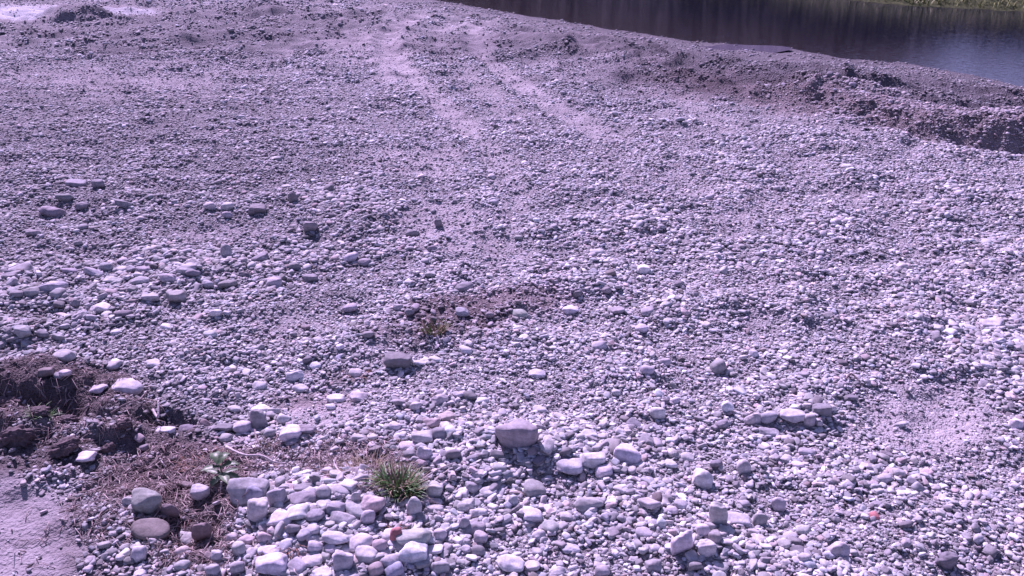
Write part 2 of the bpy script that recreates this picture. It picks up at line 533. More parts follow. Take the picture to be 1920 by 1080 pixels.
# ------------------------------------------------------------------ ground: one sheet, fine in front and coarse towards the horizon
nu, nr = 760, 900
tt = np.linspace(0, 1, nr)
rr = np.concatenate([np.geomspace(4.6, 46, nr - 90, endpoint=False), np.geomspace(46, 620, 90)])
aa = np.tan(np.linspace(-.93, .93, nu))
R_, A_ = np.meshgrid(rr, aa, indexing='ij')
gx, gy = A_ * R_, R_ - 2.6
gz = height(gx, gy)
zn = zones(gx.ravel(), gy.ravel())
idx = np.arange(nr * nu).reshape(nr, nu)
quads = np.stack([idx[:-1, :-1], idx[:-1, 1:], idx[1:, 1:], idx[1:, :-1]], -1).reshape(-1, 4)
gm = tri_mesh('ground', np.stack([gx, gy, gz], -1).reshape(-1, 3), quads)
df_ = ((gy - line_y(_fs, gx)) * .78).ravel()
bankm = sstep(-.8, 0, df_)
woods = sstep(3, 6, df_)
pale = blobs(zn['u'], zn['v'], [(50, 24, 70, 13, .85), (245, 22, 62, 4, .7)], .3 * perlin(gx.ravel() * 1.5, gy.ravel() * 1.5))
shore_damp = sstep(3.5, .3, ((line_y(_sh, gx) - gy) * .78).ravel()) * .8
put_color(gm, 'zone_a', np.stack([zn['fine'], zn['soil'], np.maximum(zn['damp'], shore_damp)], -1))
put_color(gm, 'zone_b', np.stack([zn['red'], bankm, np.maximum(pale, woods)], -1))
link('ground', gm, M_ground, kind='structure')

# the river and a puddle in a rut
def strip(name, ya, yb, z, m, xs):
    V, F = [], []
    for x in xs:
        V += [(x, ya(x), z), (x, yb(x), z)]
    for i in range(len(xs) - 1):
        F.append((2 * i, 2 * i + 2, 2 * i + 3, 2 * i + 1))
    return link(name, tri_mesh(name, np.array(V), np.array(F)), m, kind='structure')
xs = np.concatenate([np.linspace(-90, -16, 80), np.linspace(-15.9, 32, 480), np.linspace(32.2, 60, 40)])
rows = np.concatenate([[-1.2, 0, .4, .8, 1.3, 2, 3, 4.5, 6], [9]])
RX, RW = np.meshgrid(xs, rows, indexing='ij')
y_near, y_far = line_y(_sh, RX), line_y(_fs, RX) + 1.5
RY = np.where(RW >= 9, y_far, np.minimum(y_near + RW / .78, y_far - .5))
ri = np.arange(RX.size).reshape(RX.shape)
rm = tri_mesh('river', np.stack([RX, RY, np.full_like(RX, WATER)], -1).reshape(-1, 3), np.stack([ri[:-1, :-1], ri[1:, :-1], ri[1:, 1:], ri[:-1, 1:]], -1).reshape(-1, 4))
sh_ = np.clip(1 - RW.ravel() / 6, 0, 1)
put_color(rm, 'shallow', np.stack([sh_] * 3, -1))
link('river', rm, M_water, kind='structure')
def pool(px, py, rx, ry, z):
    X, Y = on_plane(px, py, z)
    k = ppm(X, Y, z)
    ring = [(X + .8 * rx / k * math.cos(t), Y + .8 * ry / k * math.sin(t) / math.sin(math.atan2(CAMH, Y))) for t in np.linspace(0, 6.28, 24)]
    z = float(np.sort(height(np.array([r[0] for r in ring]), np.array([r[1] for r in ring])))[11])
    V, F = [(0, 0, 0)], []
    for i in range(40):
        a = 2 * math.pi * i / 40
        r = 1 + .25 * math.sin(2 * a + 1) + .12 * math.sin(5 * a)
        V.append((rx / k * r * math.cos(a), ry / k * r * math.sin(a) / math.sin(math.atan2(CAMH, Y)), 0))
    F = [(0, 1 + i, 1 + (i + 1) % 40) for i in range(40)]
    o = link('puddle', tri_mesh('puddle', np.array(V), np.array(F)), M_puddle, kind='structure')
    o.location = (X, Y, z)
_px, _py, _pz = ground_at(1372, 94)
pool(1372, 94, 90, 11, _pz)

# ------------------------------------------------------------------ stones the photo shows one by one
# photo x, y, width, height (px), tone, shape, own label
T = {'w': ('white', (.52, .51, .515)), 'p': ('pale grey', (.42, .41, .415)), 'g': ('grey', (.33, .325, .335)), 'd': ('dark grey', (.215, .21, .225)),
     'm': ('brownish grey', (.27, .245, .245)), 'b': ('brown', (.19, .155, .155)), 'r': ('reddish', (.42, .17, .17)), 'n': ('greenish grey', (.30, .32, .29)), 'u': ('bluish grey', (.25, .26, .32)), 'k': ('pinkish grey', (.45, .375, .375))}
SH = {'r': 'rounded', 'f': 'flat', 'a': 'angular', 'u': 'upright', 'l': 'elongated'}
MARKS = [  # stones that serve as landmarks: their own label, and the short phrase by which others refer to them
    (970, 822, 82, 50, 'm', 'a', 'biggest boulder on the open gravel, shadowed brown front and pale flat top', 'the big brown boulder'),
    (277, 942, 56, 42, 'n', 'a', 'large greenish grey boulder sitting on the dark soil patch', 'the greenish boulder'),
    (282, 992, 78, 40, 'b', 'f', 'long dark brown slab tilted on dark soil in front of the greenish boulder', 'the brown soil slab'),
    (484, 960, 42, 48, 'p', 'r', 'pale egg-shaped cobble at the soil edge of the cobble heap', 'the egg-shaped cobble'),
    (742, 1006, 22, 28, 'r', 'r', 'small brick-red stone wedged among pale cobbles of the heap', 'the brick-red stone'),
    (1636, 968, 24, 15, 'r', 'f', 'single flat red pebble among grey gravel on the open field', 'the flat red pebble'),
    (747, 677, 54, 34, 'd', 'a', 'large dark grey rock by the soil patch in front of the dry tuft', 'the dark rock'),
    (1345, 690, 30, 27, 'g', 'r', 'round grey cobble standing alone on fine gravel with smaller pale stone beside it', 'the lone round cobble'),
    (1175, 853, 52, 34, 'w', 'a', 'white pyramid-shaped stone on the gravel, the tallest white one', 'the white pyramid stone'),
    (1110, 860, 50, 30, 'w', 'a', 'white hump-backed stone beside the white pyramid-shaped one, above a small lens-shaped cobble', 'the white hump stone'),
    (1105, 946, 58, 28, 'p', 'l', 'long pale stone tilted over a small dark hollow in the gravel', 'the tilted long stone'),
    (1277, 1022, 42, 46, 'w', 'u', 'white block leaning upright in the gravel with a pointed top', 'the leaning white block'),
    (1384, 973, 48, 26, 'w', 'f', 'rectangular white slab butting against a rough upright stone', 'the rectangular slab'),
    (1392, 878, 28, 31, 'p', 'r', 'pale egg-like cobble standing on end on open gravel', 'the standing egg cobble'),
    (1484, 787, 50, 25, 'p', 'f', 'broadest pale cobble in the short row on the open gravel', 'the row of cobbles'),
    (1539, 768, 38, 23, 'd', 'f', 'dark flat-topped stone at the river end of the cobble row', 'the dark row-end stone'),
    (1771, 1054, 36, 36, 'd', 'a', 'dark grey block with small pale specks by the frame edge', 'the dark block'),
    (1904, 797, 28, 22, 'w', 'a', 'white angular stone on the smooth pinkish patch', 'the white edge stone'),
    (425, 476, 22, 27, 'g', 'u', 'grey stone standing upright behind the cobble band', 'the upright grey stone'),
    (513, 531, 34, 22, 'p', 'a', 'pale blocky stone with a dark front at the river-side of the cobble band', 'the blocky cobble'),
    (333, 561, 40, 23, 'g', 'a', 'grey roof-shaped stone in front of the cobble band', 'the roof-shaped stone'),
    (100, 398, 42, 24, 'd', 'r', 'large dark rounded stone alone on the damp gravel', 'the dark rounded stone'),
    (100, 540, 52, 23, 'g', 'l', 'longest grey stone in the cobble band', 'the long band stone'),
    (551, 375, 17, 23, 'd', 'u', 'narrow dark stone standing upright on small gravel', 'the narrow dark stone'),
    (870, 540, 36, 21, 'd', 'r', 'dark oval stone with bright top behind the reddish soil', 'the dark oval stone'),
    (973, 588, 35, 21, 'n', 'r', 'speckled greenish rounded cobble at the edge of the reddish soil', 'the speckled cobble'),
    (486, 790, 34, 36, 'g', 'u', 'tall rounded grey stone in the cluster behind the curved stick', 'the tall cluster stone'),
    (237, 712, 58, 21, 'p', 'f', 'broad pale slab lying by the soil mound', 'the broad pale slab'),
    (777, 1006, 66, 38, 'n', 'f', 'rough greenish grey slab beside the brick-red stone', 'the rough slab'),
    (511, 1057, 58, 36, 'w', 'a', 'big white block in the cobble heap, flat on top', 'the big white block'),
    (959, 1056, 50, 32, 'w', 'r', 'big white dome-shaped cobble among the gravel', 'the white dome cobble'),
    (1213, 695, 28, 20, 'w', 'r', 'white rounded cobble on gravel, brighter than all around it', 'the bright rounded cobble'),
    (1859, 607, 42, 16, 'p', 'f', 'wide flat pale stone on the gravel by a dark gap', 'the wide flat stone'),
    (1123, 647, 30, 16, 'w', 'f', 'flat white stone lying on the wheel-packed gravel', 'the flat white stone'),
    (1344, 972, 38, 52, 'p', 'u', 'rough pale stone standing upright with a jagged top', 'the jagged upright stone'),
    (1571, 1033, 40, 34, 'p', 'f', 'pale pitted slab lying at a slant in the gravel', 'the pitted slab'),
    (583, 427, 28, 23, 'd', 'a', 'dark angular stone among small dark gravel', 'the dark angular stone'),
    (145, 346, 40, 18, 'd', 'a', 'dark low stone pair on damp gravel, the broader one', 'the low dark stones'),
]
MORE = '''
467,917,80,45,g,f 478,927,36,30,u,r 520,937,36,34,g,u 526,972,48,26,w,a 558,960,46,26,w,r 570,932,50,26,d,a 567,915,36,20,d,a 607,922,30,26,p,r
590,965,40,24,d,r 607,945,32,14,w,f 630,955,40,28,g,a 675,957,55,30,g,f 641,975,52,20,p,l 690,972,28,32,p,r 700,947,46,36,k,f 550,992,28,22,d,a
585,994,30,18,p,a 630,1011,54,22,w,l 677,1015,48,26,w,f 712,1025,30,26,k,a 687,1040,45,28,w,f 511,1032,40,20,w,f 585,1050,42,22,w,r 645,1057,38,40,w,a
605,1074,40,16,w,f 706,1067,30,24,k,r 740,1069,38,28,u,r 732,1050,40,24,p,r 775,1035,55,34,w,a 825,1062,36,28,p,r 815,1030,36,20,w,r 777,957,28,36,p,u
815,955,40,18,p,l 815,920,32,28,w,a 825,1003,28,22,p,a 872,985,24,26,p,u 870,952,24,20,p,r 800,937,28,14,p,r 668,937,17,26,p,u 640,917,40,20,p,r
617,902,34,12,p,l 592,900,16,24,d,u 497,1010,28,24,k,r 465,1012,32,22,k,r 450,1032,28,26,p,a 447,1067,28,28,g,r 407,1045,22,22,w,a 620,1030,24,16,w,r
647,1028,26,14,p,f 592,1025,30,20,w,a 1067,875,52,26,w,f 1132,882,34,20,w,r 1105,814,32,16,w,a 1232,775,28,22,w,a 1265,752,20,16,w,r 1247,754,16,14,d,r
1012,767,28,14,w,f 1050,781,24,14,w,r 839,782,36,20,k,f 810,793,32,20,k,f 850,852,30,24,d,r 885,915,24,20,g,a 915,920,34,17,w,r 877,945,32,18,w,a
897,960,34,20,p,a 962,942,20,20,p,u 1155,737,18,14,w,r 881,741,28,16,d,r 860,739,22,12,p,r 904,751,26,14,w,r 825,750,32,22,p,a 1190,795,34,10,d,f
1325,1030,34,34,p,a 1317,995,28,24,p,r 1340,1010,26,24,g,r 1317,900,38,34,w,a 1070,1027,36,20,w,r 1010,1005,28,20,p,a 902,1007,28,20,p,a 890,990,40,26,g,f
897,1032,26,20,g,r 1130,1070,30,22,p,r 1045,1074,32,20,w,f 997,1060,34,20,w,r 1225,1062,32,24,g,a 1302,1062,28,26,d,a 1207,997,32,18,p,r 1287,857,30,18,p,f
1342,870,24,18,d,r 1257,870,26,16,w,f 1260,955,24,14,w,r 1277,945,28,16,p,f 1424,978,26,28,p,u 1458,949,28,26,p,l 1494,870,26,14,w,r 1513,849,36,14,p,l
1684,887,26,18,p,a 1655,897,30,18,p,a 1506,994,28,18,p,a 1698,984,28,14,d,l 1480,1003,30,16,p,r 1506,1045,26,18,w,a 1468,1020,30,18,p,f 1494,1030,30,16,d,a
1833,1010,20,16,w,r 1368,697,18,14,p,r 1352,797,24,20,d,r 1413,787,36,24,p,l 1439,784,30,24,g,r 1516,796,24,24,g,r 1558,766,20,14,w,r 1442,811,40,16,p,l
1363,766,24,24,w,a 1413,663,18,14,w,r 1594,745,30,12,d,l 1817,614,26,12,w,f 1688,797,26,12,p,l 20,520,34,18,d,a 62,547,30,18,g,a 33,552,26,16,d,r
270,506,28,14,g,a 177,513,38,16,g,l 230,505,26,12,p,r 200,503,24,18,g,a 132,508,28,14,g,r 363,516,28,16,d,a 350,500,44,14,g,f 317,523,40,18,p,l
213,526,34,12,p,f 260,528,42,14,p,l 427,533,34,20,d,r 487,485,32,16,d,a 552,500,24,16,d,r 583,523,30,18,d,a 390,533,24,16,g,r 483,394,34,20,d,a
427,388,24,16,p,r 427,404,20,14,p,r 393,387,22,14,p,a 233,383,32,16,d,a 153,385,22,14,d,a 123,371,30,16,d,a 185,346,24,18,d,r 63,438,26,16,d,a
147,457,16,12,d,r 283,558,32,17,g,a 233,588,30,16,d,r 405,587,24,16,w,r 190,578,36,13,w,f 287,681,32,15,w,r 120,666,42,18,p,f 83,682,32,18,b,a
123,698,24,14,p,r 213,684,30,14,p,f 48,637,32,22,g,a 82,627,24,16,d,r 553,706,36,20,p,l 577,675,18,14,d,r 592,685,22,12,w,r 218,622,20,10,w,f
313,613,22,12,w,r 395,627,26,14,p,a 747,578,20,14,g,a 867,590,26,14,g,a 817,675,24,14,w,r 690,628,24,16,d,r 768,587,18,16,d,r 1007,700,34,16,w,f
1245,680,24,16,p,a 1120,473,30,14,p,r 658,483,26,18,w,r 685,493,26,15,g,a 657,577,28,16,g,r 822,422,16,18,d,u 810,467,20,13,d,a 773,438,26,16,d,a
1083,548,16,16,d,r 1137,547,18,14,d,r 1203,617,24,16,w,a 1213,583,28,14,g,r 1070,580,32,15,w,f 1155,582,32,14,g,r 918,593,16,14,d,r 873,657,26,14,w,a
667,700,26,16,w,r 787,680,24,12,w,r 1273,533,20,14,d,r 1207,507,26,18,w,a 455,801,38,28,w,r 507,812,24,18,p,r 547,812,42,28,w,r 531,787,24,20,p,r
422,802,38,22,d,a 577,806,34,20,d,a 490,767,36,19,w,r 792,820,42,24,p,a 822,812,30,20,g,a 797,852,32,24,w,l 765,837,36,16,w,f 769,851,28,18,d,a
791,840,28,16,p,l 487,722,28,11,w,f 562,728,30,12,p,f 630,747,36,14,w,f 672,745,34,18,p,a 620,762,20,12,w,r 780,762,22,16,p,a 697,818,26,12,p,f
740,800,24,16,w,a 425,821,26,16,g,r 547,829,26,14,d,a 440,766,26,12,p,r 242,943,20,20,w,f 320,960,30,32,b,u 377,927,36,26,g,a 382,1002,36,44,b,u
350,1011,34,20,p,r 261,1042,30,30,w,a 225,1045,18,12,w,r 165,1065,18,12,w,r 350,905,32,12,b,l 342,1033,26,18,k,r 342,1061,28,20,g,r 400,1070,28,22,p,a
265,1073,26,14,w,r 160,856,40,11,w,f 267,820,22,14,d,r 185,728,34,16,p,r 350,796,38,24,d,a 312,803,36,18,w,f 120,742,22,12,d,r 436,1008,22,16,p,a
'''
stones = []
for r in MARKS:
    stones.append(dict(p=r[:4], tone=r[4], sh=r[5], label=r[6], mark=r[7]))
for tok in MORE.split():
    a = tok.split(',')
    stones.append(dict(p=tuple(float(q) for q in a[:4]), tone=a[4], sh=a[5], label=None, mark=None))

THINGS = [(745, 895, 'the green grass tuft'), (815, 612, 'the dry grass tuft'), (420, 885, 'the leafy weed'), (490, 852, 'the curved stick'), (60, 745, 'the soil mound')]
marks = [(s['p'][0], s['p'][1], s['mark']) for s in stones if s['mark']] + THINGS
ORD = ['first', 'second', 'third', 'fourth', 'fifth', 'sixth', 'seventh', 'eighth', 'ninth', 'tenth']
combos = {}
for s in stones:
    if s['label']:
        continue
    px, py = s['p'][:2]
    mx, my, ph = min(marks, key=lambda q: math.hypot(px - q[0], (py - q[1]) * 1.7))
    dx, dy = px - mx, (py - my) * 1.7
    side = ('in front of' if dy > 0 else 'behind') if abs(dy) > abs(dx) else ('right of' if dx > 0 else 'left of')
    kind = 'cobble' if s['p'][2] >= 26 else 'stone'
    combos.setdefault((T[s['tone']][0], SH[s['sh']], kind, side, ph), []).append((math.hypot(dx, dy), s))
for (tone, sh, kind, side, ph), lst in combos.items():
    lst.sort(key=lambda q: q[0])
    for i, (_, s) in enumerate(lst):
        if len(lst) == 1:
            s['label'] = f'{tone} {sh} {kind} {side} {ph}'
        else:
            s['label'] = f'{tone} {sh} {kind} {side} {ph}, {ORD[i]} of {len(lst)} counting outwards'

rs = np.random.RandomState(11)
placed = []
for s in stones:
    px, py, w, h = s['p']
    x, y, z = ground_at(px, py + h * .22)
    k = ppm(x, y, z)
    Wd = w / k
    dep = math.atan2(CAMH - z, y)
    Dp = Wd * {'r': .78, 'f': .75, 'a': .72, 'u': .6, 'l': .5}[s['sh']]
    hm = h / k
    Ht = (hm - .62 * Dp * math.sin(dep)) / math.cos(dep)
    Ht = float(np.clip(Ht, .28 * Wd, 1.35 * Wd))
    if s['tone'] == 'm':
        Ht, Dp = .88 * hm / math.cos(dep), .46 * hm / math.sin(dep)
    lv = 3 if w > 30 else 2
    D, F = ICO[lv]
    power = 20 if s['tone'] == 'm' else {'r': 5.5, 'f': 11, 'a': 16, 'u': 10, 'l': 9}[s['sh']]
    P_ = stone_shape(rs, D, power * 1.15, 9 if s['sh'] == 'a' else 11, .04)
    qa, qb = rs.rand(2) * 90
    P_ = P_ * (1 + .05 * fbm(D[:, 0] * 1.8 + qa + D[:, 2], D[:, 1] * 1.8 + qb - D[:, 2] * .7, 3))[:, None]
    ex = (P_.max(0) - P_.min(0)) / 2
    P_ = (P_ - (P_.max(0) + P_.min(0)) / 2) / ex
    if s['tone'] == 'm' or (s['tone'] == 'd' and w > 45):
        lim = .62 + .10 * P_[:, 0] + .05 * np.sin(P_[:, 0] * 4 + 1)
        P_[:, 2] = np.where(P_[:, 2] > lim, lim + (P_[:, 2] - lim) * .22, P_[:, 2]) * 1.25
    bury = .38 if s['sh'] == 'f' else .28
    P_ = P_ * np.array([Wd / 2, Dp / 2, Ht * (1 + bury) / 2])
    ty, tx = rs.normal(0, .12), rs.normal(0, .10)
    if s['tone'] in 'dbm' and s['sh'] != 'f':
        tx = tx * .5
        P_[:, 1] -= (.12 if s['tone'] == 'm' else .55 if w > 45 else .35) * P_[:, 2]
    if s['sh'] == 'l':
        ty += rs.choice([-1, 1]) * .15
    c_, s_ = math.cos(ty), math.sin(ty)
    P_ = P_ @ np.array([[c_, 0, -s_], [0, 1, 0], [s_, 0, c_]])
    c_, s_ = math.cos(tx), math.sin(tx)
    P_ = P_ @ np.array([[1, 0, 0], [0, c_, s_], [0, -s_, c_]])
    m = tri_mesh('stone', P_, F)
    o = link('stone', m, M_stone, label=s['label'], category='stone', group='larger stones lying on the gravel')
    o.location = (x, y, z + Ht * (1 - bury) / 2 * .98)
    o.rotation_euler.z = rs.normal(0, .12)
    j = rs.normal(1, .10)
    col = np.array(T[s['tone']][1]) * j * (1 + rs.normal(0, .025, 3))
    o.color = (*np.clip(col, .03, .8), 1)
    placed.append((x, y, Wd, Dp))
placed = np.array(placed)

# clods of dark earth on the soil mound
CLODS = [(28, 815, 66, 62, 'largest dark clod of earth, a crumbling lump at the mound edge'), (120, 838, 54, 38, 'dark pointed clod of earth in front of the soil mound'),
         (205, 840, 32, 22, 'low brown clod of earth beside the white flat chip'), (132, 785, 40, 24, 'squat dark clod on the face of the soil mound'),
         (8, 700, 44, 26, 'dark clod on top of the soil mound'), (232, 792, 34, 20, 'dark clod at the foot of the small scarp'), (75, 770, 40, 22, 'crumbly clod between the largest clod and mound top')]
for px, py, w, h, lab in CLODS:
    x, y, z = ground_at(px, py + h * .25)
    k = ppm(x, y, z)
    D, F = ICO[4]
    P_ = stone_shape(rs, D, 4.5, 8, .06)
    a, b = rs.rand(2) * 50
    P_ = P_ * (1 + .20 * fbm(D[:, 0] * 2.2 + a, D[:, 1] * 2.2 + D[:, 2] * 1.9 + b, 5, .6))[:, None]
    Ht = .75 * h / k
    P_ = P_ * np.array([w / k / 2, w / k * .38, Ht * .62])
    o = link('earth_clod', tri_mesh('earth_clod', P_, F), M_clod, label=lab, category='clod', group='clods of dark earth')
    o.location = (x, y, z + Ht * .24)
    o.rotation_euler.z = rs.rand() * .6

# ------------------------------------------------------------------ gravel: far too many to count, one mesh
rs = np.random.RandomState(23)

def proto_pack(level, n, power, cut):
    D, F = ICO[level]
    keep = F[D[F].mean(1)[:, 2] > cut]
    used = np.unique(keep)
    remap = -np.ones(len(D), int)
    remap[used] = np.arange(len(used))
    out = []
    for i in range(n):
        P_ = stone_shape(rs, D, rs.uniform(*power), rs.randint(4, 10), .04)
        ex = (P_.max(0) - P_.min(0)) / 2
        out.append(((P_ - (P_.max(0) + P_.min(0)) / 2) / ex)[used])
    return np.array(out), remap[keep]

LOD = {'a': proto_pack(2, 60, (7, 24), -.55), 'b': proto_pack(1, 60, (6, 16), -.45)}

def scatter(n, ymin, ymax, size_fn):
    """even over the ground seen by the picture, a little wider than the frame"""
    y = np.sqrt(rs.uniform(ymin ** 2, ymax ** 2, n)) if ymin > 0 else rs.uniform(ymin, ymax, n)
    x = rs.uniform(-.70, .70, n) * (y * _c + CAMH * _s)
    return x, y

def area(ymin, ymax):
    f = lambda t: 1.4 * (t * t / 2 * _c + CAMH * _s * t)
    return f(ymax) - f(ymin)

VV, FF, CC = [], [], []
nv = 0
def add_gravel(x, y, s, lod, lift, zn_):
    global nv
    protos, faces = LOD[lod]
    n = len(x)
    asp = rs.uniform(.48, .95, n)
    flat = rs.uniform(.22, .56, n)
    sc = np.stack([s * .5, s * asp * .5, s * flat * .5], -1)
    pk = protos[rs.randint(0, len(protos), n)] * sc[:, None, :]
    def rot(P, ang, i, j):
        c, q = np.cos(ang)[:, None], np.sin(ang)[:, None]
        a, b = P[:, :, i].copy(), P[:, :, j].copy()
        P[:, :, i], P[:, :, j] = a * c - b * q, a * q + b * c
    rot(pk, rs.uniform(0, 6.28, n), 0, 1)
    rot(pk, rs.normal(0, .26, n), 0, 2)
    rot(pk, rs.normal(0, .26, n), 1, 2)
    z = height(x, y) + s * flat * .5 * rs.uniform(-.1, .65, n) + lift
    pk += np.stack([x, y, z], -1)[:, None, :]
    nvp = protos.shape[1]
    VV.append(pk.reshape(-1, 3).astype(np.float32))
    FF.append((faces[None] + (nv + np.arange(n) * nvp)[:, None, None]).reshape(-1, 3).astype(np.int32))
    nv += n * nvp
    lum = np.exp(rs.normal(np.log(.36), .26, n))
    lum = np.where(rs.rand(n) < .04, lum * 1.4, lum)
    lum = np.where(rs.rand(n) < .10, lum * .5, lum)
    lum = np.clip(lum, .08, .68)
    col = lum[:, None] * (1 + rs.normal(0, .022, (n, 3)))
    hue = rs.rand(n)
    col *= np.where((hue < .08)[:, None], [1.1, .95, .93], 1.0)
    col *= np.where((hue > .93)[:, None], [.92, 1.0, 1.06], 1.0)
    col *= (1 - .46 * zn_['damp'])[:, None]
    col *= 1 - zn_['soil'][:, None] * np.array([.40, .44, .44])
    col *= 1 + zn_['red'][:, None] * np.array([.02, -.06, -.05])
    CC.append(np.repeat(col, nvp, 0).astype(np.float32))

def clear_of_stones(x, y, s):
    ok = np.ones(len(x), bool)
    for sx, sy, w, d in placed:
        ok &= ((x - sx) / (w * .46)) ** 2 + ((y - sy) / (d * .46)) ** 2 > 1
    return ok

def heap_zone(u, v):
    """where the cobbles lie thick and coarse"""
    return blobs(u, v, [(650, 985, 210, 105, 1), (1000, 980, 420, 150, .55), (250, 525, 330, 55, .8), (640, 430, 130, 70, .5), (1500, 480, 500, 240, .25), (1850, 640, 130, 120, .45),
                        (90, 620, 150, 55, .6), (480, 790, 110, 40, .6), (1480, 800, 110, 40, .5), (860, 800, 110, 60, .4), (1100, 860, 160, 70, .5), (1600, 1000, 420, 130, .3)], 0.0 * u)

passes = [  # y from, to, stones per m2, median size, spread, level, lift
    (2.0, 9.0, 2100, .024, .30, 'b', .0),
    (2.0, 9.0, 560, .038, .30, 'a', .010),
    (9.0, 15.0, 1250, .030, .30, 'b', .0),
    (9.0, 15.0, 330, .045, .32, 'b', .010),
    (15.0, 23.0, 640, .038, .32, 'b', .0),
    (15.0, 23.0, 90, .060, .30, 'b', .012),
    (23.0, 36.0, 270, .050, .32, 'b', .0),
    (23.0, 36.0, 30, .075, .30, 'b', .012),
    (13.0, 24.0, 300, .065, .35, 'b', -.5)]
for y0, y1, dens, med, spr, lod, lift in passes:
    n = int(area(y0, y1) * dens)
    x, y = scatter(n, y0, y1, None)
    s = med * np.exp(rs.normal(0, spr, n))
    zz = zones(x, y)
    hz = heap_zone(zz['u'], zz['v'])
    clump = sstep(-.45, .5, fbm(x * .75, y * 1.0 + 40, 3, .55))
    big = med > .045
    p = (.65 + .35 * clump) if not big else (.10 + .9 * clump) * (.6 + .7 * hz)
    p = p * (1 - (.62 if not big else .93) * np.clip(zz['fine'] * 1.05, 0, 1) - (.34 if not big else .06) * sstep(.86, .98, zz['fine'])) * (1 - .95 * np.maximum(0, zz['soil'] - .6 * zz['ridge']))
    ds = (line_y(_sh, x) - y) * .78
    p = p * (ds > .0) * (1 - .55 * zz['rut']) * (1 - .45 * np.clip(1 - ds / 3.5, 0, 1))
    p = p * (1 - .5 * zz['mud'] * np.clip(.7 + fbm(x * .5, y * .9, 2), 0, 1))
    if lift < 0:
        lift, p = .0, .7 * sstep(.25, .6, zz['ridge']) * sstep(1400, 1850, zz['u'])
    ok = (rs.rand(n) < p) & clear_of_stones(x, y, s)
    sel = {k: q[ok] for k, q in zz.items()}
    sel_fine = zz['fine']
    s = s * (.86 + .30 * clump) * (1 + .60 * hz) * (1 - .3 * sel_fine)
    add_gravel(x[ok], y[ok], s[ok], lod, lift, sel)
gmesh = tri_mesh('gravel', np.concatenate(VV), np.concatenate(FF))
put_color(gmesh, 'rock_colour', np.concatenate(CC))
link('gravel', gmesh, M_gravel, kind='stuff', label='loose grey river gravel covering the ground', category='gravel')
print('gravel verts', nv)
del VV, FF, CC

# ------------------------------------------------------------------ plants, twigs, litter
def tube(path, radii, sides=7):
    path = [np.array(p, float) for p in path]
    V, F = [], []
    for i, p in enumerate(path):
        t = path[min(i + 1, len(path) - 1)] - path[max(i - 1, 0)]
        t /= np.linalg.norm(t) + 1e-9
        a = np.cross(t, [0, 0, 1.0]) if abs(t[2]) < .95 else np.cross(t, [1.0, 0, 0])
        a /= np.linalg.norm(a)
        b = np.cross(t, a)
        for k in range(sides):
            q = 2 * math.pi * k / sides
            V.append(p + radii[i] * (a * math.cos(q) + b * math.sin(q)))
    for i in range(len(path) - 1):
        for k in range(sides):
            k2 = (k + 1) % sides
            F.append((i * sides + k, i * sides + k2, (i + 1) * sides + k2, (i + 1) * sides + k))
    n0 = len(V)
    V += [path[0], path[-1]]
    for k in range(sides):
        k2 = (k + 1) % sides
        F.append((n0, n0, k2, k))
        F.append((n0 + 1, n0 + 1, (len(path) - 1) * sides + k, (len(path) - 1) * sides + k2))
    return np.array(V), [tuple(dict.fromkeys(f)) for f in F]

def py_mesh(name, parts, smooth=True):
    V, F, o = [], [], 0
    for v, f in parts:
        V += [tuple(p) for p in v]
        F += [tuple(i + o for i in q) for q in f]
        o += len(v)
    m = bpy.data.meshes.new(name)
    m.from_pydata(V, [], F)
    m.polygons.foreach_set('use_smooth', [smooth] * len(F))
    return m

def smooth_path(pts, n=14):
    pts = np.array(pts, float)
    t = np.linspace(0, len(pts) - 1, n)
    out = []
    for q in t:
        i = int(min(q, len(pts) - 2))
        f = q - i
        p0, p1, p2, p3 = pts[max(i - 1, 0)], pts[i], pts[i + 1], pts[min(i + 2, len(pts) - 1)]
        out.append(.5 * ((2 * p1) + (p2 - p0) * f + (2 * p0 - 5 * p1 + 4 * p2 - p3) * f * f + (3 * p1 - p0 - 3 * p2 + p3) * f ** 3))
    return out

